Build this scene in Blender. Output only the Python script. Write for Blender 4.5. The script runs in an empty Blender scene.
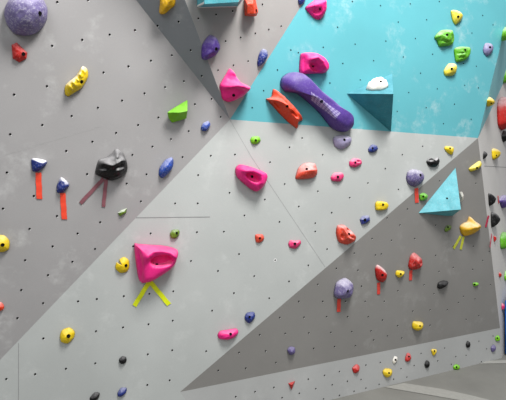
import bpy, bmesh, math, random
from mathutils import Vector, noise, geometry
from mathutils.bvhtree import BVHTree

random.seed(7)
scene = bpy.context.scene
COL = scene.collection
CAMZ, F, CX, CY = 1.7, 440.0, 253.0, 190.0
EYE = Vector((0, 0, CAMZ))


# ------------------------------------------------------------------ survey helpers
# The wall was surveyed from the photograph: a sight line through a picture point is met with a wall plane.
def ray(px, py):
    return Vector(((px - CX) / F, 1.0, -(py - CY) / F))


class Plane:
    def __init__(self, p, n):
        n = n.normalized()
        if n.dot(EYE - p) < 0:
            n = -n
        self.p, self.n = p, n
        h = Vector((0, 0, 1)).cross(n)
        if h.length < 1e-4:
            h = Vector((1, 0, 0))
        self.e1 = h.normalized()
        self.e2 = n.cross(self.e1).normalized()

    def hit(self, px, py, lift=0.0):
        d = ray(px, py)
        t = (self.p + self.n * lift - EYE).dot(self.n) / d.dot(self.n)
        return EYE + d * t

    @staticmethod
    def of(a, b, c):
        return Plane(a, (b - a).cross(c - a))


def meet(P, Q, z=0.0):
    """the point where planes P, Q and the level z meet"""
    p = geometry.intersect_plane_plane(P.p, P.n, Q.p, Q.n)
    t = (z - p[0].z) / p[1].z
    return p[0] + p[1] * t


U = Vector((0.9055, 0.4244, 0)).normalized()
N0 = Vector((-U.y, U.x, 0))           # away from the camera


def on_base(px, py, s=0.0):
    d = ray(px, py)
    t = (2.962 - s) / d.dot(N0)
    return EYE + d * t


a = on_base(180, 392)
b = on_base(500, 328)
c = on_base(478, 138, .25)
d = on_base(230, 119.5, .10)
h = on_base(136, 0, .25)
a1 = on_base(185, 0, .40)
a2 = on_base(305, 0, .19)
PK = Plane(a, N0)
PC = Plane.of(a, c, d)
e = PC.hit(0, 360)
PL = Plane.of(d, e, h)
PA = Plane.of(d, a1, a2)
PD = Plane.of(d, h, a1)
PQ = Plane.of(d, c, a2)
PT = Plane.of(a, b, c)
ang = math.radians(50)
PR = Plane.of(c, b, b + Vector((math.cos(ang), math.sin(ang), 0)))
r_ = PR.hit(502, 86)
PW = Plane.of(c, PQ.hit(497, 60), r_)
PF = Plane(Vector((0, 0, 0)), Vector((0, 0, 1)))
g = meet(PK, PC)
p0 = meet(PC, PL)
bf = meet(PK, PR)
h2 = d + (h - d) * 1.75
a12 = d + (a1 - d) * 1.75
a22 = d + (a2 - d) * 1.75
q2 = c + (PQ.hit(497, 60) - c) * 2.7
r2 = c + (r_ - c) * 2.2
lf = PL.e1 * (-1.3)
if lf.x > 0:
    lf = -lf
rdir = Vector((math.cos(ang), math.sin(ang), 0))


# ------------------------------------------------------------------ materials
def nodes_of(name):
    m = bpy.data.materials.new(name)
    m.use_nodes = True
    nt = m.node_tree
    return m, nt, nt.nodes, nt.links, nt.nodes['Principled BSDF']


def lin(rgb):
    return tuple(((v / 255) / 12.92 if v / 255 <= .04045 else ((v / 255 + .055) / 1.055) ** 2.4) for v in rgb) + (1,)


def noise_node(nt, co, scale, detail=4, rough=.55):
    n = nt.nodes.new('ShaderNodeTexNoise')
    n.inputs['Scale'].default_value = scale
    n.inputs['Detail'].default_value = detail
    n.inputs['Roughness'].default_value = rough
    nt.links.new(co, n.inputs['Vector'])
    return n.outputs['Fac']


def ramp(nt, fac, lo, hi, a=0.0, b=1.0):
    n = nt.nodes.new('ShaderNodeMapRange')
    n.inputs['From Min'].default_value = lo
    n.inputs['From Max'].default_value = hi
    n.inputs['To Min'].default_value = a
    n.inputs['To Max'].default_value = b
    nt.links.new(fac, n.inputs['Value'])
    return n.outputs['Result']


def math_node(nt, op, x, y):
    n = nt.nodes.new('ShaderNodeMath')
    n.operation = op
    for i, v in enumerate((x, y)):
        if isinstance(v, (int, float)):
            n.inputs[i].default_value = v
        else:
            nt.links.new(v, n.inputs[i])
    return n.outputs[0]


def mix(nt, fac, A, B):
    n = nt.nodes.new('ShaderNodeMix')
    n.data_type = 'RGBA'
    if isinstance(fac, (int, float)):
        n.inputs[0].default_value = fac
    else:
        nt.links.new(fac, n.inputs[0])
    for i, v in ((6, A), (7, B)):
        if isinstance(v, tuple):
            n.inputs[i].default_value = v
        else:
            nt.links.new(v, n.inputs[i])
    return n.outputs[2]


def wall_mat(name, rgb, smudge=.35, chalk=(225, 226, 224)):
    m, nt, N, L, B = nodes_of(name)
    co = N.new('ShaderNodeTexCoord').outputs['Object']
    base = lin(rgb)
    grain = noise_node(nt, co, 260, 2)
    big = noise_node(nt, co, 1.3, 3)
    dk = tuple(v * .90 for v in base[:3]) + (1,)
    lt = tuple(min(1, v * 1.08) for v in base[:3]) + (1,)
    col = mix(nt, ramp(nt, big, .3, .7), dk, lt)
    col = mix(nt, ramp(nt, grain, .3, .7, 0, .22), col, tuple(v * .72 for v in base[:3]) + (1,))
    sm = noise_node(nt, co, 4.2, 6, .62)
    wisp = noise_node(nt, co, 11, 5, .7)
    f = math_node(nt, 'MULTIPLY', ramp(nt, sm, .54, .76), ramp(nt, wisp, .42, .68, 0, smudge))
    col = mix(nt, f, col, lin(chalk))
    L.new(col, B.inputs['Base Color'])
    B.inputs['Roughness'].default_value = .82
    B.inputs['Specular IOR Level'].default_value = .25
    bp = N.new('ShaderNodeBump')
    bp.inputs['Strength'].default_value = .12
    bp.inputs['Distance'].default_value = .002
    L.new(grain, bp.inputs['Height'])
    L.new(bp.outputs[0], B.inputs['Normal'])
    return m


def plain_mat(name, rgb, rough=.6, spec=.4):
    m, nt, N, L, B = nodes_of(name)
    co = N.new('ShaderNodeTexCoord').outputs['Object']
    f = noise_node(nt, co, 30, 3)
    base = lin(rgb)
    L.new(mix(nt, f, tuple(v * .86 for v in base[:3]) + (1,), tuple(min(1, v * 1.1) for v in base[:3]) + (1,)), B.inputs['Base Color'])
    B.inputs['Roughness'].default_value = rough
    B.inputs['Specular IOR Level'].default_value = spec
    return m


_hm = {}


def hold_mat(key, rgb, chalk=.35, speck=.12, rough=.5, scale=38):
    k = (key, chalk, speck, rough)
    if k in _hm:
        return _hm[k]
    m, nt, N, L, B = nodes_of('hold_' + key)
    co = N.new('ShaderNodeTexCoord').outputs['Object']
    base = lin(rgb)
    f1 = noise_node(nt, co, 14, 4)
    col = mix(nt, ramp(nt, f1, .3, .7), tuple(v * .82 for v in base[:3]) + (1,), tuple(min(1, v * 1.1) for v in base[:3]) + (1,))
    # chalk dust lies on the faces that look up and in specks over the grain
    geo = N.new('ShaderNodeNewGeometry')
    sx = N.new('ShaderNodeSeparateXYZ')
    L.new(geo.outputs['Normal'], sx.inputs[0])
    up = ramp(nt, sx.outputs['Z'], .1, .8)
    up = math_node(nt, 'MULTIPLY', up, ramp(nt, f1, .2, .6, .35, 1.0))
    up = math_node(nt, 'MULTIPLY', up, chalk * 1.25)
    sp = ramp(nt, noise_node(nt, co, scale * 2.2, 3, .7), .50, .66, 0, speck)
    fac = math_node(nt, 'MINIMUM', math_node(nt, 'ADD', up, sp), .92)
    col = mix(nt, fac, col, lin((232, 230, 232)))
    L.new(col, B.inputs['Base Color'])
    B.inputs['Roughness'].default_value = rough
    B.inputs['Specular IOR Level'].default_value = .28
    bp = N.new('ShaderNodeBump')
    bp.inputs['Strength'].default_value = .25
    bp.inputs['Distance'].default_value = .003
    L.new(noise_node(nt, co, 120, 3), bp.inputs['Height'])
    L.new(bp.outputs[0], B.inputs['Normal'])
    _hm[k] = m
    return m


RGB = {
    'purple': (84, 58, 140), 'lilac': (112, 102, 146), 'violet': (92, 82, 128), 'red': (186, 34, 28),
    'orange': (218, 64, 28), 'coral': (214, 70, 46), 'yellow': (226, 194, 14), 'amber': (222, 172, 14),
    'pink': (234, 36, 130), 'rose': (218, 52, 112), 'blue': (34, 70, 158), 'navy': (24, 44, 120),
    'lime': (116, 190, 16), 'green': (92, 168, 30), 'olive': (98, 128, 28), 'black': (9, 9, 10),
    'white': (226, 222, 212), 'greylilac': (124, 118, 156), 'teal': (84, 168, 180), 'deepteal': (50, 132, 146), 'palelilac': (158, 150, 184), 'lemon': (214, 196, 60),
}
HOLE = plain_mat('bolt_socket_black', (10, 10, 11), .7, .1)
NUT = plain_mat('t_nut_socket', (14, 14, 15), .8, .05)
FLECK = plain_mat('t_nut_chalky_rim', (226, 226, 224), .8, .1)
SEAM = plain_mat('panel_seam', (138, 138, 138), .9, .05)

SEAML = plain_mat('panel_seam_chalky', (172, 171, 170), .9, .05)


# ------------------------------------------------------------------ object helpers
def link(name, bm, mats, parent=None, smooth=False, loc=None):
    """bm holds world coordinates; the object's origin goes to loc"""
    if loc is None:
        loc = Vector((0, 0, 0))
    bmesh.ops.translate(bm, verts=bm.verts, vec=-loc)
    me = bpy.data.meshes.new(name)
    bm.to_mesh(me)
    bm.free()
    for m in mats:
        me.materials.append(m)
    for p in me.polygons:
        p.use_smooth = smooth
    o = bpy.data.objects.new(name, me)
    COL.objects.link(o)
    if parent is not None:
        o.parent = parent
        o.location = loc - parent.location
    else:
        o.location = loc
    return o


def tag(o, label, cat, group=None, kind=None):
    o['label'] = label
    o['category'] = cat
    if group:
        o['group'] = group
    if kind:
        o['kind'] = kind
    return o


def disc(bm, centre, n, r, seg=10, mat=0, ref=None):
    n = n.normalized()
    x = n.orthogonal().normalized()
    y = n.cross(x)
    vs = [bm.verts.new(centre + x * (r * math.cos(t)) + y * (r * math.sin(t))) for t in (2 * math.pi * i / seg for i in range(seg))]
    f = bm.faces.new(vs)
    f.material_index = mat
    return f


def inside(pt, poly):
    x, y = pt
    res = False
    for i in range(len(poly)):
        x0, y0 = poly[i]
        x1, y1 = poly[i - 1]
        if (y0 > y) != (y1 > y) and x < (x1 - x0) * (y - y0) / (y1 - y0) + x0:
            res = not res
    return res


def project(p):
    q = p - EYE
    return (CX + F * q.x / q.y, CY - F * q.z / q.y)


# ------------------------------------------------------------------ the wall panels
PANELS = {
    # key: (object name, plane, corners, paint, label)
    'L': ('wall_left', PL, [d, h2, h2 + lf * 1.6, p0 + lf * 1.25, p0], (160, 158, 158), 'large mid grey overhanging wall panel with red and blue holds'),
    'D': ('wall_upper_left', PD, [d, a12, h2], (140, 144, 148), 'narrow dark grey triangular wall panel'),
    'A': ('wall_upper', PA, [d, a22, a12], (168, 165, 163), 'light grey upper wall panel under the teal volume'),
    'Q': ('wall_top', PQ, [d, c, q2, a22], (92, 168, 178), 'turquoise painted wall panel'),
    'W': ('wall_upper_right', PW, [c, r2, q2], (150, 214, 222), 'narrow dull turquoise return beside the turquoise panel'),
    'C': ('wall_center', PC, [d, p0, g, a, c], (177, 180, 178), 'large pale grey central wall panel'),
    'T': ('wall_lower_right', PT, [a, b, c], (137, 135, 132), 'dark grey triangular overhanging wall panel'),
    'K': ('wall_kickboard', PK, [a, g, bf, b], (168, 169, 168), 'pale grey kickboard strip along the floor'),
    'R': ('wall_right', PR, [c, b, bf, bf + rdir * 2.5, bf + rdir * 2.5 + Vector((0, 0, 4.5)), r2], (206, 203, 200), 'pale grey side wall panel seen at a steep angle'),
}

# bolt sockets, read off tile by tile: (tile x, tile y): points in tile pixels (3.892 per picture pixel)
NUTS = {
    (0, 0): [(223, 8), (343, 0), (203, 178), (320, 155), (427, 135), (500, 258), (403, 282), (183, 335), (55, 368)],
    (126, 0): [(35, 117), (97, 236), (10, 257), (178, 215), (225, 316), (152, 339), (72, 363), (333, 385), (123, 100), (205, 84), (252, 195), (295, 295), (281, 72), (350, 57), (415, 43), (387, 160), (446, 146), (503, 130), (358, 273), (418, 254), (475, 238)],
    (252, 0): [(40, 17), (12, 128), (65, 115), (113, 102), (333, 106), (390, 6), (500, 22), (401, 172), (277, 184), (151, 195), (353, 247), (473, 236), (99, 272), (303, 323), (421, 311), (45, 353), (180, 205)],
    (376, 0): [(18, 22), (133, 15), (246, 6), (86, 86), (197, 77), (415, 60), (38, 160), (153, 150), (373, 129), (106, 222), (220, 211), (455, 97), (390, 258), (173, 285), (340, 247), (127, 360), (238, 346), (345, 332), (398, 342)],
    (0, 100): [(475, 2), (381, 30), (279, 62), (165, 97), (40, 133), (452, 128), (360, 162), (258, 198), (27, 282), (339, 288), (493, 325), (132, 373)],
    (126, 100): [(47, 97), (126, 68), (268, 16), (175, 152), (244, 121), (103, 181), (25, 213), (220, 222), (80, 289), (2, 325), (368, 66), (491, 30), (330, 217), (424, 212), (281, 292), (403, 361)],
    (252, 100): [(195, 148), (146, 184), (275, 213), (70, 242), (127, 327), (256, 355), (451, 323), (380, 380), (50, 387), (2, 30)],
    (376, 100): [(12, 25), (82, 44), (195, 30), (305, 16), (262, 92), (370, 75), (181, 180), (102, 213), (36, 267), (87, 348), (308, 267), (247, 315), (388, 324), (412, 197)],
    (0, 200): [(12, 33), (115, 112), (222, 62), (98, 234), (205, 180), (302, 130), (390, 86), (282, 240), (187, 292), (83, 350), (370, 190), (318, 15), (377, 385), (482, 374)],
    (126, 200): [(58, 5), (191, 13), (279, 13), (461, 60), (96, 130), (276, 125), (381, 123), (253, 237), (440, 210), (358, 276), (499, 296), (184, 355), (91, 365), (420, 362), (28, 180)],
    (252, 200): [(50, 0), (182, 25), (310, 49), (107, 85), (246, 90), (246, 122), (292, 191), (219, 254), (144, 316), (10, 296), (67, 382), (467, 150), (398, 207), (480, 214), (328, 266), (412, 273), (256, 328), (426, 335), (90, 234)],
    (376, 200): [(122, 35), (43, 70), (60, 157), (150, 150), (93, 97), (232, 98), (232, 215), (300, 180), (245, 278), (378, 180), (376, 270), (300, 262), (440, 200), (415, 235), (85, 353), (187, 330), (340, 375), (225, 365), (445, 330), (385, 385), (20, 210)],
    (0, 300): [(168, 12), (68, 70), (304, 5), (375, 3), (169, 149), (374, 121), (479, 106), (25, 307), (137, 288), (257, 267), (371, 246)],
    (126, 300): [(88, 94), (182, 80), (335, 41), (180, 195), (85, 211), (312, 199), (83, 330), (170, 312), (427, 376), (502, 357), (440, 204), (359, 274), (466, 265)],
    (252, 300): [(182, 5), (275, 5), (364, 5), (440, 5), (108, 68), (202, 67), (290, 65), (372, 65), (452, 65), (30, 135), (129, 130), (221, 128), (307, 126), (388, 123), (463, 120), (53, 198), (240, 188), (321, 181), (402, 178), (473, 155), (93, 243), (13, 356), (85, 340), (219, 308), (282, 293), (340, 278), (443, 253), (499, 243), (117, 380), (184, 363), (248, 345), (312, 330), (371, 316), (424, 309), (278, 385), (340, 371), (397, 355), (443, 343)],
    (376, 300): [(32, 5), (143, 43), (210, 38), (277, 38), (25, 78), (84, 100), (44, 140), (100, 148), (210, 98), (350, 75), (320, 10), (400, 60), (15, 243), (80, 225), (175, 208), (148, 255), (97, 267), (12, 328), (68, 308), (267, 187), (240, 237), (310, 220), (293, 250), (400, 160), (430, 190), (350, 215), (120, 300), (455, 140), (410, 240)],
}
NUT_PTS = [(tx + x / 3.892, ty + y / 3.892) for (tx, ty), pts in NUTS.items() for x, y in pts]
_u = []
for q_ in NUT_PTS:
    if all(math.hypot(q_[0] - w_[0], q_[1] - w_[1]) > 3.2 for w_ in _u):
        _u.append(q_)
NUT_PTS = _u
# continue the field of sockets just past the frame, so a step aside still finds them
for i in range(6):
    for j in range(4):
        NUT_PTS.append((-12 - 29 * (j % 3) - 6 * i, 20 + 62 * i + 17 * j))
SEAMS = {
    'C': [((18.5, 343), (18.5, 420), .5), ((136, 217.8), (210, 217), .9), ((230, 120), (252, 158), .3), ((252, 158), (325, 267), .38)],
    'L': [((-20, 162.5), (103, 125.6), .3)],
    'R': [((484, 166), (512, 167.7), .6)],
}
PPOLY = {}
CHALKS = {'L': .5, 'C': .40, 'Q': .5, 'T': .22, 'A': .22, 'D': .5, 'K': .2, 'R': .15, 'W': .3}
for key, (name, P, corners, rgb, label) in PANELS.items():
    bm = bmesh.new()
    vs = [bm.verts.new(v) for v in corners]
    f = bm.faces.new(vs)
    f.normal_update()
    if f.normal.dot(P.n) < 0:
        f.normal_flip()
    PPOLY[key] = [project(v) for v in corners]
    for (x, y) in NUT_PTS:
        if inside((x, y), PPOLY[key]) and key not in 'RW':
            w = P.hit(x, y)
            ring = .0095 if (abs(x - 275.1) < .5 and abs(y - 260.1) < .6) else None
            down = -P.e2
            if ring:
                disc(bm, w + P.n * .0008, P.n, .0125, 14, 2)
            elif key not in 'Q':
                disc(bm, w + P.n * .0008 + P.e1 * .0026 + down * .0048, P.n, .0052, 10, 2)
            disc(bm, w + P.n * .0016, P.n, .0066 if key != 'Q' else .0056, 10, 1)
    for (s0, s1, wpx) in SEAMS.get(key, []):
        A_, B_ = P.hit(*s0), P.hit(*s1)
        t = (B_ - A_).normalized()
        w = P.n.cross(t) * (wpx / 2 / F * (A_ - EYE).y)
        q = [bm.verts.new(v + P.n * .0006) for v in (A_ - w, B_ - w, B_ + w, A_ + w)]
        ff = bm.faces.new(q)
        ff.normal_update()
        if ff.normal.dot(P.n) < 0:
            ff.normal_flip()
        ff.material_index = 4 if key == 'L' else 3
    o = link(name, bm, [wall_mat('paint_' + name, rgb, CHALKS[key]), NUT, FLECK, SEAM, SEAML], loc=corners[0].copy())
    tag(o, label, 'wall panel', None, 'structure')

# ------------------------------------------------------------------ floor
m, nt, N_, L_, B_ = nodes_of('mat_flooring')
co = N_.new('ShaderNodeTexCoord').outputs['Object']
fb = lin((122, 121, 116))
c1 = mix(nt, ramp(nt, noise_node(nt, co, 2.2, 5), .3, .7), tuple(v * .85 for v in fb[:3]) + (1,), tuple(v * 1.12 for v in fb[:3]) + (1,))
c1 = mix(nt, ramp(nt, noise_node(nt, co, 160, 2), .35, .65, 0, .25), c1, tuple(v * .7 for v in fb[:3]) + (1,))
L_.new(c1, B_.inputs['Base Color'])
B_.inputs['Roughness'].default_value = .75
FLOORM = m
bm = bmesh.new()
fv = [p0 + lf * 1.25, p0, g, bf, bf + rdir * 2.5, Vector((5.5, -1.5, 0)), Vector((-3.5, -1.5, 0))]
ff = bm.faces.new([bm.verts.new(v) for v in fv])
ff.normal_update()
if ff.normal.z < 0:
    ff.normal_flip()
bmesh.ops.triangulate(bm, faces=bm.faces)
tag(link('floor', bm, [FLOORM]), 'grey crash mat floor at the foot of the wall', 'floor', None, 'structure')


def floor_strip(name, pts, rgb, label):
    bm = bmesh.new()
    vs = [bm.verts.new(PF.hit(*p) + Vector((0, 0, .004))) for p in pts]
    f = bm.faces.new(vs)
    f.normal_update()
    if f.normal.z < 0:
        f.normal_flip()
    bmesh.ops.triangulate(bm, faces=bm.faces)
    tag(link(name, bm, [plain_mat('mat_' + name, rgb, .8, .15)]), label, 'mat seam strip', None, 'structure')


floor_strip('trim_1', [(384, 387.5), (404, 383.5), (440, 389), (470, 395.5), (520, 408), (520, 418), (462, 401)], (150, 149, 144), 'pale seam strip across the mats from the foot of the kickboard')
floor_strip('trim_2', [(480, 364), (487, 361.2), (512, 360.2), (512, 363.6)], (158, 157, 152), 'short pale seam strip on the mats by the blue pad')


# ------------------------------------------------------------------ climbing holds
def smooth_outline(pts, n):
    out = []
    k = len(pts)
    per = max(2, n // k)
    for i in range(k):
        P0, P1, P2, P3 = pts[i - 1], pts[i], pts[(i + 1) % k], pts[(i + 2) % k]
        for j in range(per):
            t = j / per
            f = lambda a, b, c, d: .5 * (2 * b + (c - a) * t + (2 * a - 5 * b + 4 * c - d) * t * t + (3 * b - a - 3 * c + d) * t ** 3)
            s = tuple(f(P0[x], P1[x], P2[x], P3[x]) for x in (0, 1))
            l = tuple(P1[x] + (P2[x] - P1[x]) * t for x in (0, 1))
            out.append(tuple(.72 * s[x] + .28 * l[x] for x in (0, 1)))
    return out


def seg_dist(p, a, b):
    ax, ay = a
    bx, by = b
    L2 = (bx - ax) ** 2 + (by - ay) ** 2
    t = 0 if L2 == 0 else max(0, min(1, ((p[0] - ax) * (bx - ax) + (p[1] - ay) * (by - ay)) / L2))
    return math.hypot(p[0] - ax - t * (bx - ax), p[1] - ay - t * (by - ay))


HOLDS = []


def bolt(root, P, hole, r):
    """a recessed bolt socket on the hold's surface"""
    bm = bmesh.new()
    bm.from_mesh(root.data)
    bmesh.ops.translate(bm, verts=bm.verts, vec=root.location)
    tree = BVHTree.FromBMesh(bm)
    bm.free()
    dr = ray(*hole).normalized()
    loc, n, _, _ = tree.ray_cast(EYE, dr)
    if loc is None:
        return
    if n.dot(dr) > 0:
        n = -n
    bm = bmesh.new()
    seg = 14
    x = n.orthogonal().normalized()
    y = n.cross(x)
    rings = []
    for rr, hh in ((r * 1.25, -.002), (r * 1.12, .0025), (r * .95, .0028), (r * .85, .0012)):
        rings.append([bm.verts.new(loc + n * hh + x * (rr * math.cos(2 * math.pi * i / seg)) + y * (rr * math.sin(2 * math.pi * i / seg))) for i in range(seg)])
    for q in range(3):
        for i in range(seg):
            bm.faces.new((rings[q][i], rings[q][(i + 1) % seg], rings[q + 1][(i + 1) % seg], rings[q + 1][i]))
    bm.faces.new(rings[-1])
    link('bolt_hole', bm, [HOLE], root, True, loc)


def face_at(x, y):
    for k in 'CTKLQADWR':
        if inside((x, y), PPOLY[k]):
            return k
    return 'R'


def plane_of(face, x, y):
    if face is None:
        face = face_at(x, y)
    return face if isinstance(face, Plane) else PANELS[face][1]


def hold(label, col, pts, hole=None, hr=.75, style='r', face=None, feats=(), apex=(0, 0), chalk=.3, speck=.1, rough=.5, bump=.05,
         name='climbing_hold', boltr=None, cat='climbing hold', freq=1.0, base_lift=.003):
    cx = (min(p[0] for p in pts) + max(p[0] for p in pts)) / 2
    cy = (min(p[1] for p in pts) + max(p[1] for p in pts)) / 2
    P = plane_of(face, cx, cy)
    O = P.hit(cx, cy)
    dv = (O - EYE).normalized()
    big = max(max(p[0] for p in pts) - min(p[0] for p in pts), max(p[1] for p in pts) - min(p[1] for p in pts))
    if style == 'f':
        M, K = len(pts) * 2, 4
        outl = smooth_outline(pts, M)
        outl = []
        for i in range(len(pts)):
            q = pts[(i + 1) % len(pts)]
            outl += [pts[i], ((pts[i][0] + q[0]) / 2, (pts[i][1] + q[1]) / 2)]
    else:
        outl = smooth_outline(pts, 64 if big > 24 else 40)
        K = 18 if big > 24 else 11
    M = len(outl)
    loc2 = []
    for (x, y) in outl:
        w = P.hit(x, y) - O
        loc2.append(Vector((w.dot(P.e1), w.dot(P.e2))))
    area = abs(sum(loc2[i - 1].x * loc2[i].y - loc2[i].x * loc2[i - 1].y for i in range(M))) / 2
    R = math.sqrt(area / math.pi)
    H = R * hr
    # seen aslant, the raised top shifts along k: keep the foot inside the seen outline so foot and top together fill it
    dn = dv.dot(P.n)
    k2 = Vector((-dv.dot(P.e1), -dv.dot(P.e2))) / dn
    kl = k2.length
    if kl > 1e-4:
        kh = k2 / kl
        w0 = min(q.dot(kh) for q in loc2)
        w1 = max(q.dot(kh) for q in loc2)
        wid = w1 - w0
        over = max(0.0, H * kl - (.42 if style != 'b' else .2) * wid)
        fac = max(.5, 1 - over / wid)
        loc2 = [q + kh * ((w0 + (q.dot(kh) - w0) * fac) - q.dot(kh)) for q in loc2]
    ctr = sum(loc2, Vector((0, 0))) / M
    ap = P.hit(cx + apex[0], cy + apex[1]) - O
    ap = Vector((ap.dot(P.e1), ap.dot(P.e2)))
    ex = {'r': (2.0, 2.0), 'b': (4.5, 2.2), 'f': (1.7, 1.5), 'k': (1.15, 1.05), 'd': (2.0, 1.35)}[style]
    sd = random.uniform(0, 50)
    # picture-pixel size in metres here, for the features
    mpp = (O - EYE).y / F
    bm = bmesh.new()
    rings = []

    def shape(pp, r):
        prof = max(0.0, 1 - r ** ex[0]) ** (1 / ex[1])
        hh = H * prof
        # back to picture coordinates for the modelled details
        wx, wy = project(O + P.e1 * (pp.x + k2.x * hh) + P.e2 * (pp.y + k2.y * hh))
        add = 0
        for ft in feats:
            if ft[0] == 'pit':
                _, x, y, rx, ry, rot, amp = ft
                cr, sr = math.cos(math.radians(rot)), math.sin(math.radians(rot))
                ux, uy = ((wx - x) * cr + (wy - y) * sr) / rx, (-(wx - x) * sr + (wy - y) * cr) / ry
                q = ux * ux + uy * uy
                add += amp * H * (1 / (1 + math.exp(min(60, (q - 1) * 11))))
            else:
                _, line, wd, amp = ft
                dd = min(seg_dist((wx, wy), line[i], line[i + 1]) for i in range(len(line) - 1))
                add += amp * H * math.exp(-(dd / wd) ** 2)
        edge = min(1, (1 - r) * 5)
        nz = noise.noise(Vector((pp.x, pp.y, 0)) * (freq * 1.6 / R) + Vector((sd, sd, 0))) + .5 * noise.noise(Vector((pp.x, pp.y, 0)) * (freq * 4 / R) + Vector((0, sd, sd)))
        return max(0.0, hh + edge * (add + nz * bump * H * 2))

    for i in range(K):
        t = i / K
        r = 1 - t ** (1.6 if style in 'rb' else 1.1)
        ring = []
        for j in range(M):
            pp = ctr + (loc2[j] - ctr) * r + (ap - ctr * 0) * (1 - r)
            z = shape(pp, r) if i else 0.0
            ring.append(bm.verts.new(O + P.e1 * pp.x + P.e2 * pp.y + P.n * (z + base_lift)))
        rings.append(ring)
    pt = ctr + ap
    top = bm.verts.new(O + P.e1 * pt.x + P.e2 * pt.y + P.n * (shape(pt, 0) + base_lift))
    for i in range(K - 1):
        for j in range(M):
            bm.faces.new((rings[i][j], rings[i][(j + 1) % M], rings[i + 1][(j + 1) % M], rings[i + 1][j]))
    for j in range(M):
        bm.faces.new((rings[-1][j], rings[-1][(j + 1) % M], top))
    bm.faces.new(list(reversed(rings[0])))
    bmesh.ops.recalc_face_normals(bm, faces=bm.faces)
    o = link(name, bm, [hold_mat(col, RGB[col], chalk, speck, rough)], None, style != 'f', O)
    tag(o, label, cat, {'teal': 'volumes'}.get(col, 'bolt-on climbing holds'))
    if hole:
        bolt(o, P, hole, boltr or (.0088 if big > 12 else .007))
    HOLDS.append(o)
    return o


def solid(label, col, pts, hole=None, face=None, chalk=.3, speck=.1, bev=.006, name='climbing_hold', cat='climbing hold', group='bolt-on climbing holds', rough=.5, mat=None, boltr=.009):
    """an angular hold: the hull of points given as picture point + height off the panel in metres"""
    cx = sum(p[0] for p in pts) / len(pts)
    cy = sum(p[1] for p in pts) / len(pts)
    P = plane_of(face, cx, cy)
    O = P.hit(cx, cy)
    bm = bmesh.new()
    for p in pts:
        bm.verts.new(P.hit(p[0], p[1], p[2] + .003))
    res = bmesh.ops.convex_hull(bm, input=bm.verts)
    bmesh.ops.delete(bm, geom=[x for x in res['geom_interior'] if isinstance(x, bmesh.types.BMVert)], context='VERTS')
    bmesh.ops.dissolve_limit(bm, angle_limit=.03, verts=bm.verts, edges=bm.edges)
    bmesh.ops.recalc_face_normals(bm, faces=bm.faces)
    if bev:
        es = [x for x in bm.edges if any((v.co - P.p).dot(P.n) > .004 for v in x.verts)]
        bmesh.ops.bevel(bm, geom=es, offset=bev, segments=2, affect='EDGES', profile=.6, clamp_overlap=True)
    o = link(name, bm, [mat or hold_mat(col, RGB[col], chalk, speck, rough)], None, False, O)
    tag(o, label, cat, group)
    if hole:
        bolt(o, P, hole, boltr)
    HOLDS.append(o)
    return o


def tape(label, rgb, p, q, wpx, face=None, rough=.5):
    P = plane_of(face, (p[0] + q[0]) / 2, (p[1] + q[1]) / 2)
    A_, B_ = P.hit(*p), P.hit(*q)
    t = (B_ - A_).normalized()
    sc = wpx / 2 / F * (A_ - EYE).y
    w = P.n.cross(t)
    # the strip is foreshortened with the panel: widen it so that it is seen at its width
    vis = abs(w.dot(U)) if abs(w.dot(U)) > .3 else 1
    w = w * sc / max(.6, abs(P.n.dot((A_ - EYE).normalized())) if vis > .5 else 1)
    bm = bmesh.new()
    n_ = 8
    top, bot = [], []
    for i in range(n_ + 1):
        c_ = A_ + (B_ - A_) * (i / n_) + w * (.06 * math.sin(i * 1.7))
        lift = .0040 + .0012 * abs(math.sin(i * 1.1))
        sk = t * (sc * .25) if i == n_ else Vector((0, 0, 0))
        top.append([bm.verts.new(c_ - w + P.n * lift), bm.verts.new(c_ + w + P.n * lift + sk)])
        bot.append([bm.verts.new(c_ - w + P.n * .0026), bm.verts.new(c_ + w + P.n * .0026 + sk)])
    for i in range(n_):
        bm.faces.new((top[i][0], top[i][1], top[i + 1][1], top[i + 1][0]))
        bm.faces.new((bot[i][0], bot[i + 1][0], bot[i + 1][1], bot[i][1]))
        bm.faces.new((top[i][0], top[i + 1][0], bot[i + 1][0], bot[i][0]))
        bm.faces.new((top[i][1], bot[i][1], bot[i + 1][1], top[i + 1][1]))
    bm.faces.new((top[0][0], bot[0][0], bot[0][1], top[0][1]))
    bm.faces.new((top[-1][0], top[-1][1], bot[-1][1], bot[-1][0]))
    bmesh.ops.recalc_face_normals(bm, faces=bm.faces)
    o = link('tape_strip', bm, [tape_mat(rgb, rough)], None, False, (A_ + B_) / 2)
    tag(o, label, 'tape', 'route marking tape strips')
    return o


_tm = {}


def tape_mat(rgb, rough):
    if rgb not in _tm:
        _tm[rgb] = plain_mat('tape_%d_%d_%d' % rgb, rgb, rough, .3)
    return _tm[rgb]


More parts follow.
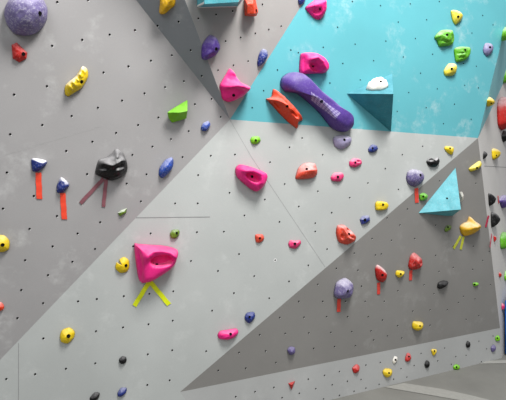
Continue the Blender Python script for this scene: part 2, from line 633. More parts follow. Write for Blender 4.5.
# ---- upper left panel
hold('large round purple ball hold dusted with chalk, cut off by the picture top', 'lilac', [(4, 14), (6, 5), (12, -3), (22, -6.5), (34, -6), (43, 0), (47.3, 9), (47, 19), (43, 27), (35, 34), (25, 36), (14, 33.5), (7, 25)], (40, 13.4), 1.15, 'r', 'L', chalk=.28, speck=.3, bump=.03, boltr=.00985)
hold('small red angular hold just below the big purple ball', 'red', [(11.5, 45), (16.7, 42.5), (27.4, 52.7), (26.5, 58.6), (19.3, 62.5), (12.8, 58.6)], (23.6, 54), .8, 'f', 'L', chalk=.12)
hold('slanted yellow ribbed crimp hold with chalky upper edge', 'yellow', [(82.2, 66.3), (87.3, 69.4), (88, 77), (82.2, 87.4), (74, 93), (68, 96.5), (64.7, 93.8), (65.5, 84.8), (75.8, 75.8)], (81.7, 81.7), .8, 'd', 'L', feats=[('ridge', [(68, 92 - i * 0 - 4), (82, 70)], 2.5, .25)] + [('ridge', [(68 + i * 3.2, 85 - i * 4.0), (72 + i * 3.2, 89 - i * 4.0)], .9, .16) for i in range(5)], chalk=.55)
hold('amber yellow hold on the dark strip, cut off by the picture top', 'amber', [(160.7, -4), (168, -6), (175, -4), (175, 5), (170, 9.5), (164.5, 14), (159.4, 13), (160, 2.5)], None, .7, 'd', 'D', feats=[('ridge', [(172, -2), (163, 12)], 2, .2)])
hold('lime green wedge stump', 'lime', [(167, 112.8)] * 0 + [(167, 112.8), (171, 110), (187.7, 100), (188, 112.8), (186.4, 119.3), (172, 123.6), (168, 119.3)], None, .8, 'f', 'L') if False else solid('bright lime green wedge hold with flat bright top and dark front', 'lime', [(187.6, 99.5, 0), (167, 112.5, .055), (171, 109.5, .02), (187.5, 111, .085), (186.4, 118.6, .012), (172, 123, 0), (168.5, 118.5, .01), (180, 112.5, .085)], None, 'L', chalk=.05, speck=.02, bev=.004)
hold('small speckled blue hold near the grey panel edge, right of the lime wedge', 'blue', [(200.8, 127), (203, 123), (208, 121), (210, 125), (206, 130.8), (201.4, 130.4)], None, .9, 'r', 'L', speck=.25)
hold('leaf shaped speckled blue hold below the lime wedge', 'blue', [(158.6, 174.8), (159.4, 167.5), (165, 159.8), (171.8, 157), (173.5, 162.5), (171, 170), (162.5, 178)], None, .8, 'd', 'L', speck=.18, feats=[('ridge', [(160, 175), (171, 159)], 2, .2)])
hold('small dark blue hold with chalky top, upper of the two over red tape', 'navy', [(31.3, 159), (38.5, 158.4), (47, 161), (45, 166.3), (38, 171.5), (32.3, 170.7)], None, .9, 'd', 'L', apex=(2, -1), chalk=.9, speck=.15)
hold('small dark blue hold with chalky top, lower of the two over red tape', 'navy', [(56.8, 184.8), (61, 177), (68, 182), (69, 186), (63, 192.3), (57, 192.3)], None, .9, 'd', 'L', apex=(2, -1), chalk=.9, speck=.2)
hold('big glossy black hold with chalky top above dull pink tape', 'black', [(95, 171.5), (98.5, 160), (107, 156.8), (112, 152.8), (116.5, 148.4), (123, 153), (127, 162.8), (127, 171.5), (120.5, 177.6), (111.5, 180.6), (102.8, 177.6), (96, 174.6)], None, .95, 'd', 'L', apex=(1, 0), chalk=.32, speck=.02, rough=.38, bump=.09, feats=[('ridge', [(98, 170), (112, 172), (126, 168)], 1.4, .06), ('ridge', [(100, 175.5), (112, 177.5), (122, 174)], 1.2, .06), ('ridge', [(99, 164), (113, 165), (125, 160)], 2, .15)])
hold('small olive green nub by the slanted panel edge', 'olive', [(117.7, 212.8), (121, 210), (127, 207.9), (126, 212.5), (119.7, 216.4)], None, .8, 'f', 'L', chalk=.5)
hold('round yellow hold cut off by the picture edge', 'yellow', [(-5, 236), (4, 235), (9.5, 240.5), (9, 248.6), (2.5, 252), (-5, 250)], (2.6, 245), .8, 'd', 'L', chalk=.2)
hold('small red hold cut off by the picture edge low on the grey panel', 'orange', [(-4, 302.5), (1.5, 302), (4.2, 305.5), (3, 309.4), (-4, 311)], None, .8, 'r', 'L')
tape('red tape strip below the upper small blue hold', (236, 76, 52), (38.3, 172.5), (39.4, 198.5), 5.2, 'L')
tape('red tape strip below the lower small blue hold', (236, 76, 52), (62.6, 193), (64.3, 218.8), 5, 'L')
tape('dull pink tape strip slanting away from the big black hold', (132, 84, 92), (103.5, 178.5), (80.5, 203), 3.6, 'L')
tape('dull pink tape strip hanging straight from the big black hold', (138, 86, 94), (106, 179.5), (103.3, 206.5), 3.4, 'L')

# ---- upper grey panel
solid_pts = [(197, 7.3, 0), (237.5, 6.3, 0), (247, -34, 0), (196, -40, 0), (204.5, 4.2, .17), (238.5, 2.2, .17), (244, -30, .17), (203, -34, .17)]
vol = solid('teal box volume with white edges, cut off by the picture top', 'teal', solid_pts, None, 'A', chalk=.05, speck=.08, bev=.002, name='wall_volume', cat='climbing volume', group='teal volumes', rough=.6)
PA_ = PA


def bar(root, name, P, p, q, w, rgb):
    A_, B_ = P.hit(p[0], p[1], p[2]), P.hit(q[0], q[1], q[2])
    t = (B_ - A_).normalized()
    x = P.n.cross(t).normalized()
    y = t.cross(x)
    bm = bmesh.new()
    vs = []
    for E in (A_, B_):
        vs.append([bm.verts.new(E + x * sx * w + y * sy * w) for sx, sy in ((-1, -1), (1, -1), (1, 1), (-1, 1))])
    for i in range(4):
        bm.faces.new((vs[0][i], vs[0][(i + 1) % 4], vs[1][(i + 1) % 4], vs[1][i]))
    bm.faces.new(vs[0])
    bm.faces.new(vs[1])
    bmesh.ops.recalc_face_normals(bm, faces=bm.faces)
    bmesh.ops.bevel(bm, geom=list(bm.edges), offset=w * .3, segments=1, affect='EDGES')
    o = link(name, bm, [plain_mat('trim_white', rgb, .7, .2)], root, False, (A_ + B_) / 2)
    o['label'] = 'white edge strip'
    return o


bar(vol, 'edge_strip', PA, (198, 6.4, .006), (237.3, 5.6, .006), .008, (222, 222, 220))
bar(vol, 'edge_strip', PA, (198, 6.2, .01), (204.5, 3, .165), .006, (222, 222, 220))
bar(vol, 'edge_strip', PA, (237.5, 5.4, .01), (243, -2, .1), .006, (222, 222, 220))
solid('red orange upright hold beside the teal box volume, cut off by the picture top', 'orange', [(244.2, -3, 0), (254.5, -6, .02), (258.3, 12, .03), (256.3, 16.6, .01), (244.6, 15.8, 0), (247, 4, .07), (253, 4, .08), (254.5, 14, .075), (247, 14, .06)], (256.2, 10.5), 'A', chalk=.1, bev=.004)
hold('purple egg shaped hold on the edge of the dark strip', 'purple', [(201, 53), (201.8, 45), (205.5, 38.6), (209.5, 35), (214.6, 36.7), (218, 45), (217.7, 50), (214.6, 55.5), (206, 60), (201.6, 58.6)], (216.2, 49), .95, 'd', 'A', apex=(2, -1), chalk=.2, speck=.08, feats=[('ridge', [(205, 56), (212, 50), (214, 38)], 2, .15)])
hold('pink peaked hold with a jutting lip, next to the turquoise panel', 'pink', [(229.5, 68.3), (234, 76), (239, 81.5), (246.8, 85.5), (247.4, 90), (240, 97), (234, 100), (228, 102), (222, 99), (220.5, 92), (219.3, 85), (224, 76.5)], (233.7, 95.3), .95, 'd', 'A', apex=(1, 2), chalk=.15, speck=.02, bump=.02, feats=[('ridge', [(222, 87), (234, 85), (246, 87.5)], 2.4, .4), ('pit', 232, 78, 6, 4, 20, -.15)])
hold('slim dark blue leaf hold at the turquoise panel edge', 'navy', [(262.3, 48.8), (266.6, 50.6), (266.4, 57), (262.3, 63.5), (257.8, 66.6), (257, 61.5), (259, 53)], None, .8, 'd', 'A', speck=.25, chalk=.35)
hold('tiny dark blue hold at the picture top on the turquoise panel edge', 'navy', [(297.7, 0), (301, -4), (305, -3), (303, 2.5), (299.3, 5)], None, .7, 'r', 'A', speck=.2)

# ---- turquoise panel
hold('pink pointed hold near the picture top on the turquoise panel', 'pink', [(305, 7.5), (313.7, 0.5), (322, -4), (325, 4), (325, 12.5), (320, 19.5), (313.7, 18.3), (307.5, 11.8)], (319.6, 9), .85, 'd', 'Q', apex=(3, 0), chalk=.15, speck=.03, feats=[('ridge', [(307, 8), (318, 4), (324, 2)], 2, .2), ('pit', 318, 11, 4, 3, -20, -.25)])
hold('pink half moon jug above the purple bone', 'pink', [(300.3, 54), (307, 53.3), (313.7, 54), (322, 58.6), (326.6, 65), (326.8, 70), (323.5, 73.3), (312, 73.8), (300.8, 74.5), (298.8, 70.7), (299.3, 60.4)], (313, 65.8), .85, 'b', 'Q', chalk=.12, speck=.02, feats=[('ridge', [(309, 60), (316, 58.5), (321.5, 63), (324, 70)], 1.9, .4), ('pit', 315.5, 67.5, 6, 3.6, 38, -.5), ('pit', 302.5, 67, 3.5, 10, 8, -.3)], bump=.02)
bone = hold('long purple bone shaped rail slanting across the turquoise panel', 'purple', [(279.7, 84.5), (281, 78), (287.5, 73.2), (296, 73.3), (304.5, 81), (314, 90.8), (326.5, 100.4), (337.5, 110), (348.5, 117), (350.5, 121.5), (350, 127.5), (345, 131.8), (337.5, 131.5), (329.4, 126.7), (319.7, 114.4), (310, 104.8), (296.3, 94), (284, 91.8)], (321.6, 101.5), .78, 'b', 'Q', chalk=.12, speck=.05, bump=.02, boltr=.0098, base_lift=.007)


def patch(root, name, quad, nu, nv, mat, off=.0012):
    """a thin skin laid over a hold's surface"""
    bm = bmesh.new()
    bm.from_mesh(root.data)
    bmesh.ops.translate(bm, verts=bm.verts, vec=root.location)
    tree = BVHTree.FromBMesh(bm)
    bm.free()
    bm = bmesh.new()
    uvl = bm.loops.layers.uv.new('UVMap')
    grid = []
    for i in range(nu + 1):
        row = []
        for j in range(nv + 1):
            u, v = i / nu, j / nv
            x = (quad[0][0] * (1 - u) + quad[1][0] * u) * (1 - v) + (quad[3][0] * (1 - u) + quad[2][0] * u) * v
            y = (quad[0][1] * (1 - u) + quad[1][1] * u) * (1 - v) + (quad[3][1] * (1 - u) + quad[2][1] * u) * v
            loc, n, _, _ = tree.ray_cast(EYE, ray(x, y).normalized())
            row.append((bm.verts.new(loc + n * off), (u, v)) if loc is not None else None)
        grid.append(row)
    for i in range(nu):
        for j in range(nv):
            q = [grid[i][j], grid[i + 1][j], grid[i + 1][j + 1], grid[i][j + 1]]
            if all(q):
                f = bm.faces.new([x[0] for x in q])
                f.smooth = True
                for lp, x in zip(f.loops, q):
                    lp[uvl].uv = x[1]
    return link(name, bm, [mat], root, True, root.location.copy())


m, nt, N_, L_, B_ = nodes_of('diamond_grip')
uv = N_.new('ShaderNodeTexCoord').outputs['UV']
mp = N_.new('ShaderNodeMapping')
mp.inputs['Scale'].default_value = (13, 6, 1)
mp.inputs['Rotation'].default_value = (0, 0, .6)
L_.new(uv, mp.inputs['Vector'])
ck = N_.new('ShaderNodeTexChecker')
ck.inputs['Scale'].default_value = 1
ck.inputs['Color1'].default_value = lin((166, 156, 196))
ck.inputs['Color2'].default_value = lin((92, 72, 144))
L_.new(mp.outputs[0], ck.inputs['Vector'])
L_.new(mix(nt, ramp(nt, noise_node(nt, uv, 7, 4), .35, .65, .05, .6), ck.outputs['Color'], lin((150, 138, 186))), B_.inputs['Base Color'])
B_.inputs['Roughness'].default_value = .8
pt_ = patch(bone, 'textured_grip', [(310, 91.5), (316.5, 90), (342, 113.5), (337.5, 119.5)], 24, 10, m) if False else patch(bone, 'textured_grip', [(311, 91.5), (340.5, 113), (335.5, 119), (311.5, 100.5)], 24, 10, m)
pt_['label'] = 'chalky lilac patch of diamond texture'
hold('ragged red orange rail hold beside the purple bone', 'orange', [(265.5, 99), (270.8, 97), (272.8, 89), (278, 92), (285, 99), (296, 110), (302.3, 119.5), (297.6, 122.4), (296.8, 128.5), (288, 122.4), (278.5, 113), (268.8, 102)], (287.2, 106.3), .95, 'd', 'Q', chalk=.12, speck=.04, feats=[('ridge', [(270, 96), (285, 106), (299, 121)], 2.2, .22), ('pit', 278, 105, 5, 1.6, 45, -.25), ('pit', 293, 114, 5, 1.6, 50, -.25)], bump=.06)
hold('small lilac round hold tucked under the purple bone tip', 'palelilac', [(332.6, 139), (336, 135.8), (345.5, 135), (351, 138), (350, 144), (341.5, 149.6), (334.5, 146.3)], (344.4, 139.8), .65, 'd', 'C', speck=.15, chalk=.4)
vq = [(347, 93.6, 0), (392.3, 73.5, 0), (391, 131.6, 0), (393.4, 94, .24)]
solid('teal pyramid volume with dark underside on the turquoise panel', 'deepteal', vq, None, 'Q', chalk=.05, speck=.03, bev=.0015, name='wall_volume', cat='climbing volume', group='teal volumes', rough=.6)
PV = Plane.of(*[PQ.hit(*p) for p in (vq[0], vq[1], vq[3])])
hold('chalk white lumpy hold sitting on the teal pyramid volume', 'white', [(366, 89.5), (369.5, 84.5), (375, 81.2), (381, 79.4), (387, 82), (388.2, 86.5), (382, 90.6), (371.5, 91)], (381, 81.6), .7, 'r', PV, chalk=.2, bump=.14, freq=1.6, base_lift=.004)
hold('pale yellow pointed hold highest on the turquoise panel', 'lemon', [(450.5, 11), (455.8, 10.3), (462, 15.5), (459.5, 21.8), (455, 24.8), (452, 20.5)], (458.2, 16.7), .75, 'd', 'Q', chalk=.4)
hold('green lumpy hold with a chalky look, upper of the green pair', 'green', [(433.8, 37.2), (440, 30.5), (449, 30.3), (452.3, 36), (451, 45), (439, 46.7), (436.5, 41)], (447.2, 34.8), .7, 'r', 'Q', feats=[('ridge', [(436, 37), (442, 35), (446, 39)], 1.5, .2), ('pit', 444, 41, 4, 1.4, 10, -.25)], bump=.14)
hold('green fluted hold, lower of the green pair', 'green', [(453.7, 49), (458.3, 46.8), (467.3, 47.5), (468.5, 52.7), (464.6, 60.4), (455.7, 62), (454, 55.3)], (465, 49.8), .7, 'r', 'Q', feats=[('pit', 460, 53, 5, 1, 0, -.25), ('pit', 460, 57, 5, 1, 0, -.25)], bump=.12)
hold('pale yellow hold below the two green holds', 'lemon', [(443.3, 70.7), (448, 63.7), (454.4, 63.7), (456, 69), (453, 75.4), (445, 76)], (451.8, 68.8), .75, 'd', 'Q', chalk=.4)
hold('pale lilac teardrop hold at the end of the turquoise panel', 'greylilac', [(482.6, 49), (485, 43.2), (490.5, 43.7), (492.4, 48.8), (489.8, 54.5), (486.5, 56.5), (483.4, 53.5)], (490, 47.2), .7, 'd', 'Q', speck=.15)
hold('small yellow hold on the dull turquoise return', 'yellow', [(486.8, 100), (489.6, 97), (493.2, 99.8), (492.6, 104.3), (488.6, 106.8), (486.8, 105)], (491.3, 103.3), .42, 'd', 'W', chalk=.4)

# ---- central pale panel
hold('bright pink oval jug on the pale panel', 'pink', [(235, 168.5), (239, 164.5), (246, 165.6), (252, 167.5), (260, 170.5), (265, 173.5), (265.8, 178), (262.5, 186), (256, 191.5), (250, 189), (244, 184), (236.5, 177)], (252, 176.6), .85, 'b', 'C', chalk=.08, speck=.02, bump=.02, feats=[('ridge', [(243, 171), (253, 171), (261, 175), (261, 183)], 2.4, .28), ('pit', 253, 177.5, 7, 3.6, 30, -.5)])
hold('small lime green hold above the bright pink oval jug', 'lime', [(250, 140), (252, 136.8), (258.6, 136.5), (260.5, 140.6), (257, 144), (252, 144)], (255.8, 140.2), .7, 'd', 'C', chalk=.1)
hold('orange domed hold with chalky top', 'coral', [(295, 177.3), (298, 168), (303, 163.6), (308, 162.6), (315, 163.8), (317, 173), (312.4, 178), (298, 179.5)], (306.7, 169), .8, 'd', 'C', apex=(0, 0), chalk=.42, feats=[('ridge', [(297, 173), (306, 171), (315, 170)], 1.8, .15)])
hold('small pink hold with two holes, upper of the pink pair', 'rose', [(349, 161.7), (353.5, 158), (360.2, 159.4), (361, 164), (354.8, 167.4), (349.6, 166)], (355.3, 162.4), .65, 'r', 'C', feats=[('pit', 358.5, 161.5, 1.6, 1, 0, -.4)])
hold('small pink hold, lower of the pink pair', 'rose', [(330.4, 177), (334.2, 172.7), (342, 172.8), (343.2, 177), (339.4, 181.5), (331.9, 180.8)], (338, 176.8), .65, 'r', 'C')
hold('small blue round hold right of the lilac one under the bone', 'navy', [(368, 148.8), (371.5, 144.4), (376.4, 145.8), (376.8, 150), (372.8, 152.5), (368.6, 152)], (372.6, 148.2), .75, 'r', 'C', chalk=.2)
hold('black hold with three chalky pockets on the pale panel', 'black', [(426, 161.7), (429.5, 157.6), (433, 159), (437.5, 157), (438.4, 162.5), (434.8, 167), (429, 166.3)], (432, 164), .7, 'r', 'C', speck=.04, chalk=.4, feats=[('pit', 431, 160, 2, 1.2, 0, -.3)])
hold('small yellow pointed hold above the lone black one on the pale panel', 'yellow', [(444, 148.8), (445.4, 146), (452.2, 146.8), (453, 150.5), (451.3, 155), (446.9, 152.5)], (450, 148.2), .75, 'd', 'C', chalk=.2)
hold('grey purple ball hold over the edge of the pale panel', 'violet', [(405.8, 176.5), (407.5, 171.3), (411, 169.3), (415, 169.3), (419.5, 171), (422, 175), (421.8, 179.5), (419, 184), (414, 186.8), (409, 184.8), (406.3, 181)], (420.4, 175), .85, 'r', 'C', chalk=.4, speck=.25, bump=.03)
tape('red tape strip below the grey purple ball', (224, 76, 62), (416, 188), (416.6, 202.5), 3.3, 'T')
hold('small orange hold on the pale panel', 'coral', [(254.8, 236), (256, 234.2), (262.3, 234.2), (264, 238.3), (261, 242.2), (256, 242.2)], (260, 238.2), .7, 'd', 'C', chalk=.1)
hold('small rose pink hold with a notch, right of the small orange one', 'rose', [(288, 243.7), (290, 240), (295, 240.6), (300, 240), (300.6, 243.7), (295.7, 248.6), (289.5, 247.4)], (295, 243.8), .65, 'd', 'C', chalk=.2)
hold('coral red fluted hold on the slanted edge of the pale panel', 'coral', [(335.7, 233.4), (337, 225.5), (343, 224.5), (349, 229), (355.3, 236), (354.6, 240.6), (347, 244.6), (338.5, 242)], (348.9, 234), .75, 'd', 'C', chalk=.35, speck=.1, bump=.09, feats=[('ridge', [(338.5, 227), (339.5, 240)], 1.1, .3), ('ridge', [(341, 226), (348, 238), (353, 240)], 1.1, .35), ('pit', 343, 237, 3, 1.2, 55, -.35), ('pit', 349, 231, 3, 1.2, 50, -.3)])
hold('small dark blue hold between the coral one and a yellow one', 'navy', [(359.4, 219.3), (362.5, 215.6), (368.6, 215.4), (370, 220), (366.3, 223.4), (361.2, 224.6)], (365, 220), .7, 'f', 'C', chalk=.3, boltr=.01)
hold('yellow rounded block hold near the slanted edge of the pale panel', 'yellow', [(374.8, 203.8), (377, 201.2), (385.5, 202), (387.5, 206), (384, 209.8), (375.7, 210)], (383, 204.6), .7, 'b', 'C', chalk=.1)
hold('small green rounded hold above the biggest pink jug', 'olive', [(169.8, 233.6), (172.3, 229.8), (178.5, 229.6), (179.4, 233.4), (176, 238.2), (171, 238)], (176.8, 233), .75, 'r', 'C', chalk=.15)
hold('yellow round hold with a notch, left of the biggest pink jug', 'yellow', [(115.2, 268), (116.5, 262), (119, 264.5), (122, 263), (119, 259.5), (124, 256.8), (128.8, 260), (129.4, 266.5), (127, 271.6), (120, 272.8)], (126, 265.5), .7, 'd', 'C', chalk=.1, speck=.02)
hold('biggest pink jug with a deep scooped pocket, above a yellow tape V', 'pink', [(134, 244), (138, 243.6), (150, 244.5), (160, 245), (170, 246.6), (177, 249.5), (176.4, 256), (173, 264.5), (165, 271), (157, 276), (150, 280), (141, 281.8), (138, 277), (135.5, 262)], (156.4, 264.4), .95, 'b', 'C', chalk=.1, speck=.015, bump=.012, freq=.7, boltr=.0098,
     feats=[('ridge', [(147, 257), (152, 251), (162, 249.5), (171, 252), (174, 257)], 3.2, .28), ('pit', 162, 261, 10.5, 5.2, -8, -.5), ('pit', 138, 264, 5, 18, -9, -.34)])
tape('bright yellow tape strip under the biggest pink jug, slanting toward the lone yellow oval hold', (222, 232, 26), (149.2, 281.8), (134.4, 305.5), 4.3, 'C')
tape('bright yellow tape strip under the biggest pink jug, slanting toward the small pink rail', (222, 232, 26), (150.3, 282), (168.8, 304.3), 4.3, 'C')
hold('yellow oval hold alone low on the pale panel', 'yellow', [(59.8, 336), (62, 329.8), (69.2, 327.2), (74.6, 331), (74.2, 337), (68, 343.3), (61.3, 341.8)], (68.6, 336), .75, 'd', 'C', chalk=.1, speck=.02, boltr=.0098)
hold('small black round hold above the blue one low on the pale panel', 'black', [(119, 359), (122, 356), (126, 356.8), (126.4, 361), (123, 363.8), (119.6, 362.6)], None, .8, 'r', 'C', chalk=.1, speck=.02)
hold('small blue hold below a black one at the bottom of the pale panel', 'navy', [(117.4, 392.5), (120.8, 387.6), (126.5, 387.6), (126, 392.3), (121, 396.6), (117.8, 396)], None, .75, 'd', 'C', chalk=.2, speck=.1)
hold('small black hold cut off by the picture bottom', 'black', [(90, 397), (95, 392), (99.5, 392.6), (99, 397), (94, 402), (90.2, 401)], None, .75, 'd', 'C', chalk=.1, speck=.02)
hold('flat pink rail hold near the tip of the dark triangle', 'pink', [(217.4, 334.7), (219.8, 330.8), (228, 329.3), (236, 328.2), (238.3, 331.6), (234.5, 337), (227, 339.5), (219, 338.6)], (230.6, 334), .9, 'd', 'C', apex=(1, -1), chalk=.12, speck=.02)
hold('small navy blue hold above the flat pink rail', 'navy', [(244.4, 316.7), (246.8, 312.6), (253.8, 311.8), (254.8, 317), (249.3, 323.2), (245.2, 320.4)], (249.6, 317), .75, 'd', 'C', chalk=.1, speck=.1)

# ---- dark overhanging triangle
hold('small green hold with dark bolt beside the red tape', 'green', [(419, 194.5), (423, 192.6), (427, 195), (425.6, 199.8), (419.8, 200.4)], (423.3, 196.5), .75, 'd', 'T', chalk=.1)
solid('teal triangular volume standing on the dark grey triangle', 'teal', [(455.6, 167.6, 0), (419, 213, 0), (461, 209.5, .17), (453, 215.6, 0), (448, 216, .01)], (447, 198.4), 'T', chalk=.12, speck=.08, bev=.0015, name='wall_volume', cat='climbing volume', group='teal volumes', rough=.6, boltr=.007)
solid('chalk white hold on the far side of the teal triangular volume', 'white', [(459.5, 191.5, 0), (462.2, 191.5, .035), (464, 195.5, .04), (463.3, 200.5, .03), (460, 202.5, 0), (462, 197, .05)], None, 'T', bev=.006)
hold('yellow banana shaped hold near the top of the dark triangle', 'lemon', [(468.2, 168.8), (471.8, 165.4), (479, 160.6), (480.8, 162.8), (480, 166.3), (475.5, 169.8), (470.2, 171.6)], (477, 168), .7, 'd', 'T', chalk=.2)
hold('amber yellow handle shaped hold above two yellow green tapes', 'amber', [(459.5, 226), (463, 222.8), (466.6, 221.4), (468.8, 216.2), (472, 219.3), (478.6, 224.2), (479.2, 227.8), (471, 234.3), (463.5, 236), (460, 231.5)], None, .8, 'd', 'T', apex=(1, -1), chalk=.35, feats=[('ridge', [(461, 229), (469, 229), (477, 226)], 2, .25)])
tape('yellow green tape strip under the amber handle hold, the more slanting one', (186, 190, 60), (460.5, 236), (453.4, 248.3), 1.9, 'T')
tape('yellow green tape strip under the amber handle hold, the steeper one', (186, 190, 60), (463.3, 236.5), (460.4, 249.3), 1.9, 'T')
hold('small dull olive hold in the shade left of the amber handle hold', 'olive', [(444.2, 229.3), (446.7, 225.2), (450.8, 225.7), (449, 229.8), (445.2, 231.8)], (448, 227), .7, 'd', 'T', chalk=.1)
hold('black teardrop hold alone on the dark triangle', 'black', [(436.8, 287), (438, 282.4), (443, 280.2), (447.8, 281.4), (444, 286), (439.3, 288.9)], None, .8, 'd', 'T', chalk=.05, speck=.02)
hold('red knobbly hold above a red tape, right of the small yellow one', 'red', [(407.8, 266), (409.8, 256), (413.8, 252.4), (419.5, 257), (421.3, 263), (417, 268.8), (410.3, 269.4)], None, .8, 'd', 'T', chalk=.25, speck=.12, bump=.14, feats=[('ridge', [(411, 264), (415, 257), (418, 265)], 1.2, .2)])
tape('red tape strip under the red knobbly hold', (214, 70, 60), (410.6, 270), (410.2, 280), 2.6, 'T')
hold('small yellow hold between two red holds with tape', 'yellow', [(395.2, 274.8), (396.4, 270.3), (403.6, 271), (403.4, 273.6), (399, 277.6)], (400.8, 274), .75, 'd', 'T', chalk=.1)
hold('red hold with a chalky top between the lilac boulder and the small yellow one', 'red', [(374.6, 269), (377, 264.4), (383.6, 269), (386.2, 276.6), (382, 282.2), (376.4, 279)], (382.5, 275), .8, 'd', 'T', apex=(0, -1), chalk=.7, speck=.06)
tape('red tape strip under the red hold with chalky top', (214, 70, 60), (378.4, 282.5), (378.3, 294), 2.6, 'T')
hold('lilac boulder hold on the dark triangle', 'lilac', [(333.3, 293), (335.5, 283), (340, 279.2), (345, 277.6), (350.5, 281.6), (351.5, 288.5), (346.5, 296.3), (340, 298), (335, 297)], (348, 291), .95, 'r', 'T', chalk=.35, speck=.2, bump=.08)
tape('red tape strip under the lilac boulder', (220, 72, 60), (338.8, 298.5), (338.4, 311.5), 3.2, 'T')
hold('small purple nub low on the dark triangle', 'violet', [(286.9, 350), (289.3, 346.5), (294.2, 347), (294.2, 352.4), (289.5, 354.5)], None, .85, 'r', 'T', chalk=.1)
hold('small yellow block hold low on the dark triangle', 'yellow', [(411.7, 324.4), (413.5, 321), (422, 322), (422, 327), (417, 330.5), (412.2, 328)], (420, 326), .8, 'd', 'T', chalk=.15)
hold('tiny lime hold with dark bolt alone on the dark triangle', 'lime', [(472.6, 283), (476, 282.2), (478.2, 283.3), (476.2, 285.6), (473.4, 286)], (474.6, 284.3), .7, 'd', 'T', chalk=.1)

# ---- kickboard
solid('small red triangular hold at the start of the kickboard', 'red', [(288.4, 383.4, 0), (295.2, 381, 0), (291.8, 389.6, 0), (291.6, 385, .03), (293.5, 383.2, .03)], None, 'K', bev=.003, chalk=.05)
hold('small red round hold on the kickboard left of the yellow ones', 'red', [(351.9, 368), (356, 364), (359, 365.8), (357.9, 371.8), (353.7, 373)], None, .75, 'd', 'K', chalk=.1)
hold('yellow hold with bolt low on the kickboard beside the white one', 'yellow', [(382.4, 370.9), (385, 368.2), (391.2, 369), (391.2, 374.4), (386.8, 377.5), (383, 374.6)], (389, 373), .75, 'd', 'K', chalk=.1)
hold('small white hold with dark bolt on the kickboard', 'white', [(392.2, 360.5), (394, 356.2), (397, 356.8), (396.7, 360.3), (393.4, 363.8)], (395.6, 359.8), .6, 'd', 'K', boltr=.0075)
hold('red oval hold beside the white one on the kickboard', 'red', [(404.8, 358), (406.6, 353), (409.3, 353), (410.8, 357.4), (408.2, 361.6), (405.2, 361)], (409, 356.6), .75, 'd', 'K', chalk=.15)
hold('black oval hold on the kickboard below the yellow one', 'black', [(424.3, 363.7), (426, 360.2), (428.6, 361.2), (428.8, 365.3), (426.4, 368), (424.5, 366)], None, .8, 'r', 'K', chalk=.05, speck=.02)
hold('small yellow hold high on the kickboard between the red oval and black ones', 'yellow', [(430.8, 350.3), (432, 348.9), (436, 349.2), (435.4, 352.6), (432.7, 355.6)], (434.6, 351), .75, 'd', 'K', chalk=.15)
hold('lime green hold with dark bolts at the foot of the kickboard', 'lime', [(452.8, 366.3), (455.7, 364), (459.3, 365.6), (458.2, 369.2), (453.8, 369.2)], (456.6, 367), .7, 'd', 'K', chalk=.05)
hold('black oval hold high on the kickboard above the lime one', 'black', [(465.5, 344.2), (467.2, 340.8), (469.6, 342.4), (469, 347), (466.5, 347.4)], None, .8, 'r', 'K', chalk=.05, speck=.02)
hold('purple hold at the far end of the kickboard', 'violet', [(490.4, 347.6), (493, 344.4), (494.9, 345.8), (494.6, 350), (491.7, 351.8)], None, .75, 'r', 'K', chalk=.1)
hold('lime green hold at the far end of the kickboard above the purple one', 'lime', [(494.9, 337.3), (497.6, 335), (499.6, 337.3), (498.6, 340.8), (495.6, 340.8)], (497.4, 338), .7, 'd', 'K', chalk=.05)

# ---- steep side panel
hold('small green hold at the picture edge beside the turquoise panel end', 'green', [(501.2, 36.5), (502.5, 30.5), (506, 27), (510, 30), (510, 38), (502, 41)], None, .6, 'd', 'W')
hold('green hold at the picture edge above the big red one', 'green', [(501.4, 76.5), (503, 70.5), (506, 66.5), (510, 68), (510, 81), (503, 83)], None, .5, 'd', 'R')
hold('big red hold at the picture edge with chalky top', 'red', [(497.5, 106), (500.5, 100), (505, 97.5), (512, 98), (514, 112), (511, 126), (504, 129.6), (498, 125.6), (496.9, 115)], None, .55, 'd', 'R', chalk=.45, speck=.06)
hold('black hold right below the big red one', 'black', [(501.2, 136.5), (504, 131), (507, 131.5), (508, 137), (503.8, 142.3)], None, .5, 'd', 'R', chalk=.1, speck=.02)
hold('small black hold at the corner beside the yellow one', 'black', [(482.8, 154), (484.5, 151.2), (486.5, 153), (485.3, 157.3), (483, 159.2)], None, .5, 'd', 'R', chalk=.1, speck=.02)
hold('yellow hold on the side panel below the big red one', 'yellow', [(491.5, 150.5), (493.5, 148.2), (498.4, 150), (499, 155), (496, 159.3), (492.2, 159)], (496.4, 155.5), .5, 'd', 'R', chalk=.3)
hold('black half round hold on the side panel, upper of two', 'black', [(488.2, 193), (491.8, 194.5), (494.9, 198), (492, 204), (489.4, 206), (488.2, 200)], None, .55, 'd', 'R', chalk=.15, speck=.04)
hold('black half round hold on the side panel, lower and larger of two', 'black', [(490.9, 212.6), (494.8, 212.6), (498.4, 219), (495.8, 225), (491.8, 227.4), (490.6, 220)], None, .55, 'd', 'R', chalk=.15, speck=.04)
tape('dark pink tape strip by the upper black half round hold', (176, 52, 78), (488.3, 215.5), (485.4, 227), 1.5, 'T')
tape('dark pink tape strip below the lower black half round hold', (176, 52, 78), (491.4, 234), (489.6, 247.5), 1.4, 'R')
hold('purple hold at the picture edge level with the black half round ones', 'purple', [(499, 201), (501, 196.2), (506, 195), (510, 200), (507, 206), (502.4, 208.2)], None, .5, 'd', 'R', speck=.2)
tape('short red tape strip left of the purple hold at the picture edge', (206, 62, 62), (497.6, 196), (498.4, 203), 1.8, 'R')
hold('green hold at the picture edge below the purple one', 'green', [(499.8, 238), (502, 233.3), (506, 232), (511, 236), (510, 247), (501, 248.8)], None, .5, 'd', 'R', chalk=.15)
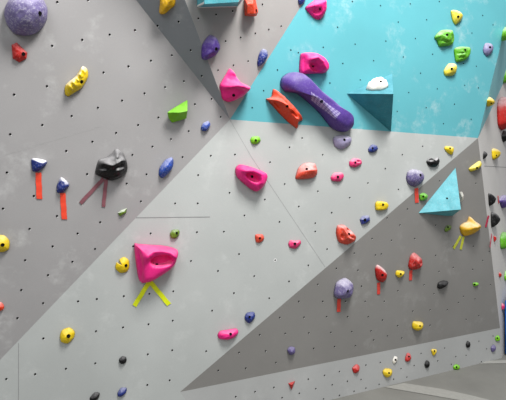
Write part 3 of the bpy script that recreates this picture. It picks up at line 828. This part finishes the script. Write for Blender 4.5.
hold('small crimson hold beside the lower dark pink tape', 'red', [(493.2, 236), (495.2, 236.2), (495.8, 240), (494, 241.8)], None, .5, 'd', 'R')
hold('tiny red hold on the side panel left of the lime one', 'red', [(498.6, 273), (500, 271.8), (501, 274.6), (500, 277.6), (498.7, 276)], None, .5, 'd', 'R')
hold('lime hold at the picture edge low on the side panel', 'lime', [(504, 276), (505.5, 271), (509, 272), (509, 279), (505, 280.5)], None, .5, 'd', 'R')
hold('tiny pink hold on the side panel just above the blue pad', 'rose', [(501.2, 306), (502, 303), (503.6, 304), (503.6, 308.4), (502, 309.8)], None, .5, 'd', 'R')

# ------------------------------------------------------------------ blue pad standing at the side panel
root_p = PR.hit(504.5, 357.0)
root_p = PF.hit(504.6, 356.0)
bm = bmesh.new()
x_ = rdir
y_ = Vector((rdir.y, -rdir.x, 0))
Wd, Th, Ht = 1.0, .12, .58
for (sx, sy, sz) in ((0, 0, 0), (Wd, 0, 0), (Wd, Th, 0), (0, Th, 0), (0, 0, Ht), (Wd, 0, Ht), (Wd, Th, Ht), (0, Th, Ht)):
    bm.verts.new(root_p + x_ * sx + y_ * sy + Vector((0, 0, sz)))
bm.verts.ensure_lookup_table()
for q in ((0, 3, 2, 1), (4, 5, 6, 7), (0, 1, 5, 4), (1, 2, 6, 5), (2, 3, 7, 6), (3, 0, 4, 7)):
    bm.faces.new([bm.verts[i] for i in q])
bmesh.ops.recalc_face_normals(bm, faces=bm.faces)
bmesh.ops.bevel(bm, geom=list(bm.edges), offset=.02, segments=3, affect='EDGES')
pad = link('crash_pad', bm, [plain_mat('blue_vinyl', (24, 92, 176), .45, .4)], None, True, root_p.copy())
tag(pad, 'blue vinyl pad standing at the picture edge on the mat floor', 'crash pad')

# ------------------------------------------------------------------ light
w = bpy.data.worlds.new('gym')
scene.world = w
w.use_nodes = True
wn, wl = w.node_tree.nodes, w.node_tree.links
wt = wn.new('ShaderNodeTexCoord').outputs['Generated']
ws = wn.new('ShaderNodeSeparateXYZ')
wl.new(wt, ws.inputs[0])
wf = ramp(w.node_tree, ws.outputs['Z'], -.35, .6)
wl.new(mix(w.node_tree, wf, (.16, .16, .17, 1), (.94, .97, 1, 1)), wn['Background'].inputs['Color'])
wn['Background'].inputs['Strength'].default_value = .68


def area(name, loc, target, size, power, col=(1, 1, 1), sy=None):
    l = bpy.data.lights.new(name, 'AREA')
    l.energy = power
    l.color = col
    l.size = size
    if sy:
        l.shape = 'RECTANGLE'
        l.size_y = sy
    o = bpy.data.objects.new(name, l)
    COL.objects.link(o)
    o.location = loc
    o.rotation_euler = (Vector(target) - Vector(loc)).to_track_quat('-Z', 'Y').to_euler()
    return o


area('ceiling_light_main', (1.1, .95, 5.5), (.6, 3.0, 1.5), 1.3, 340, (1, .985, .96))
area('ceiling_light_back', (-1.2, -2.8, 5.0), (.3, 3.2, 1.4), 2.6, 100, (.97, .99, 1))

# ------------------------------------------------------------------ camera
cam = bpy.data.cameras.new('camera')
cam.sensor_fit = 'HORIZONTAL'
cam.sensor_width = 36
cam.lens = F / 506 * 36
cam.shift_y = -(200 - CY) / 506
co_ = bpy.data.objects.new('camera', cam)
COL.objects.link(co_)
co_.location = EYE
co_.rotation_euler = (math.pi / 2, 0, 0)
cam.clip_start = .05
scene.camera = co_
scene.view_settings.view_transform = 'Standard'
scene.view_settings.look = 'None'
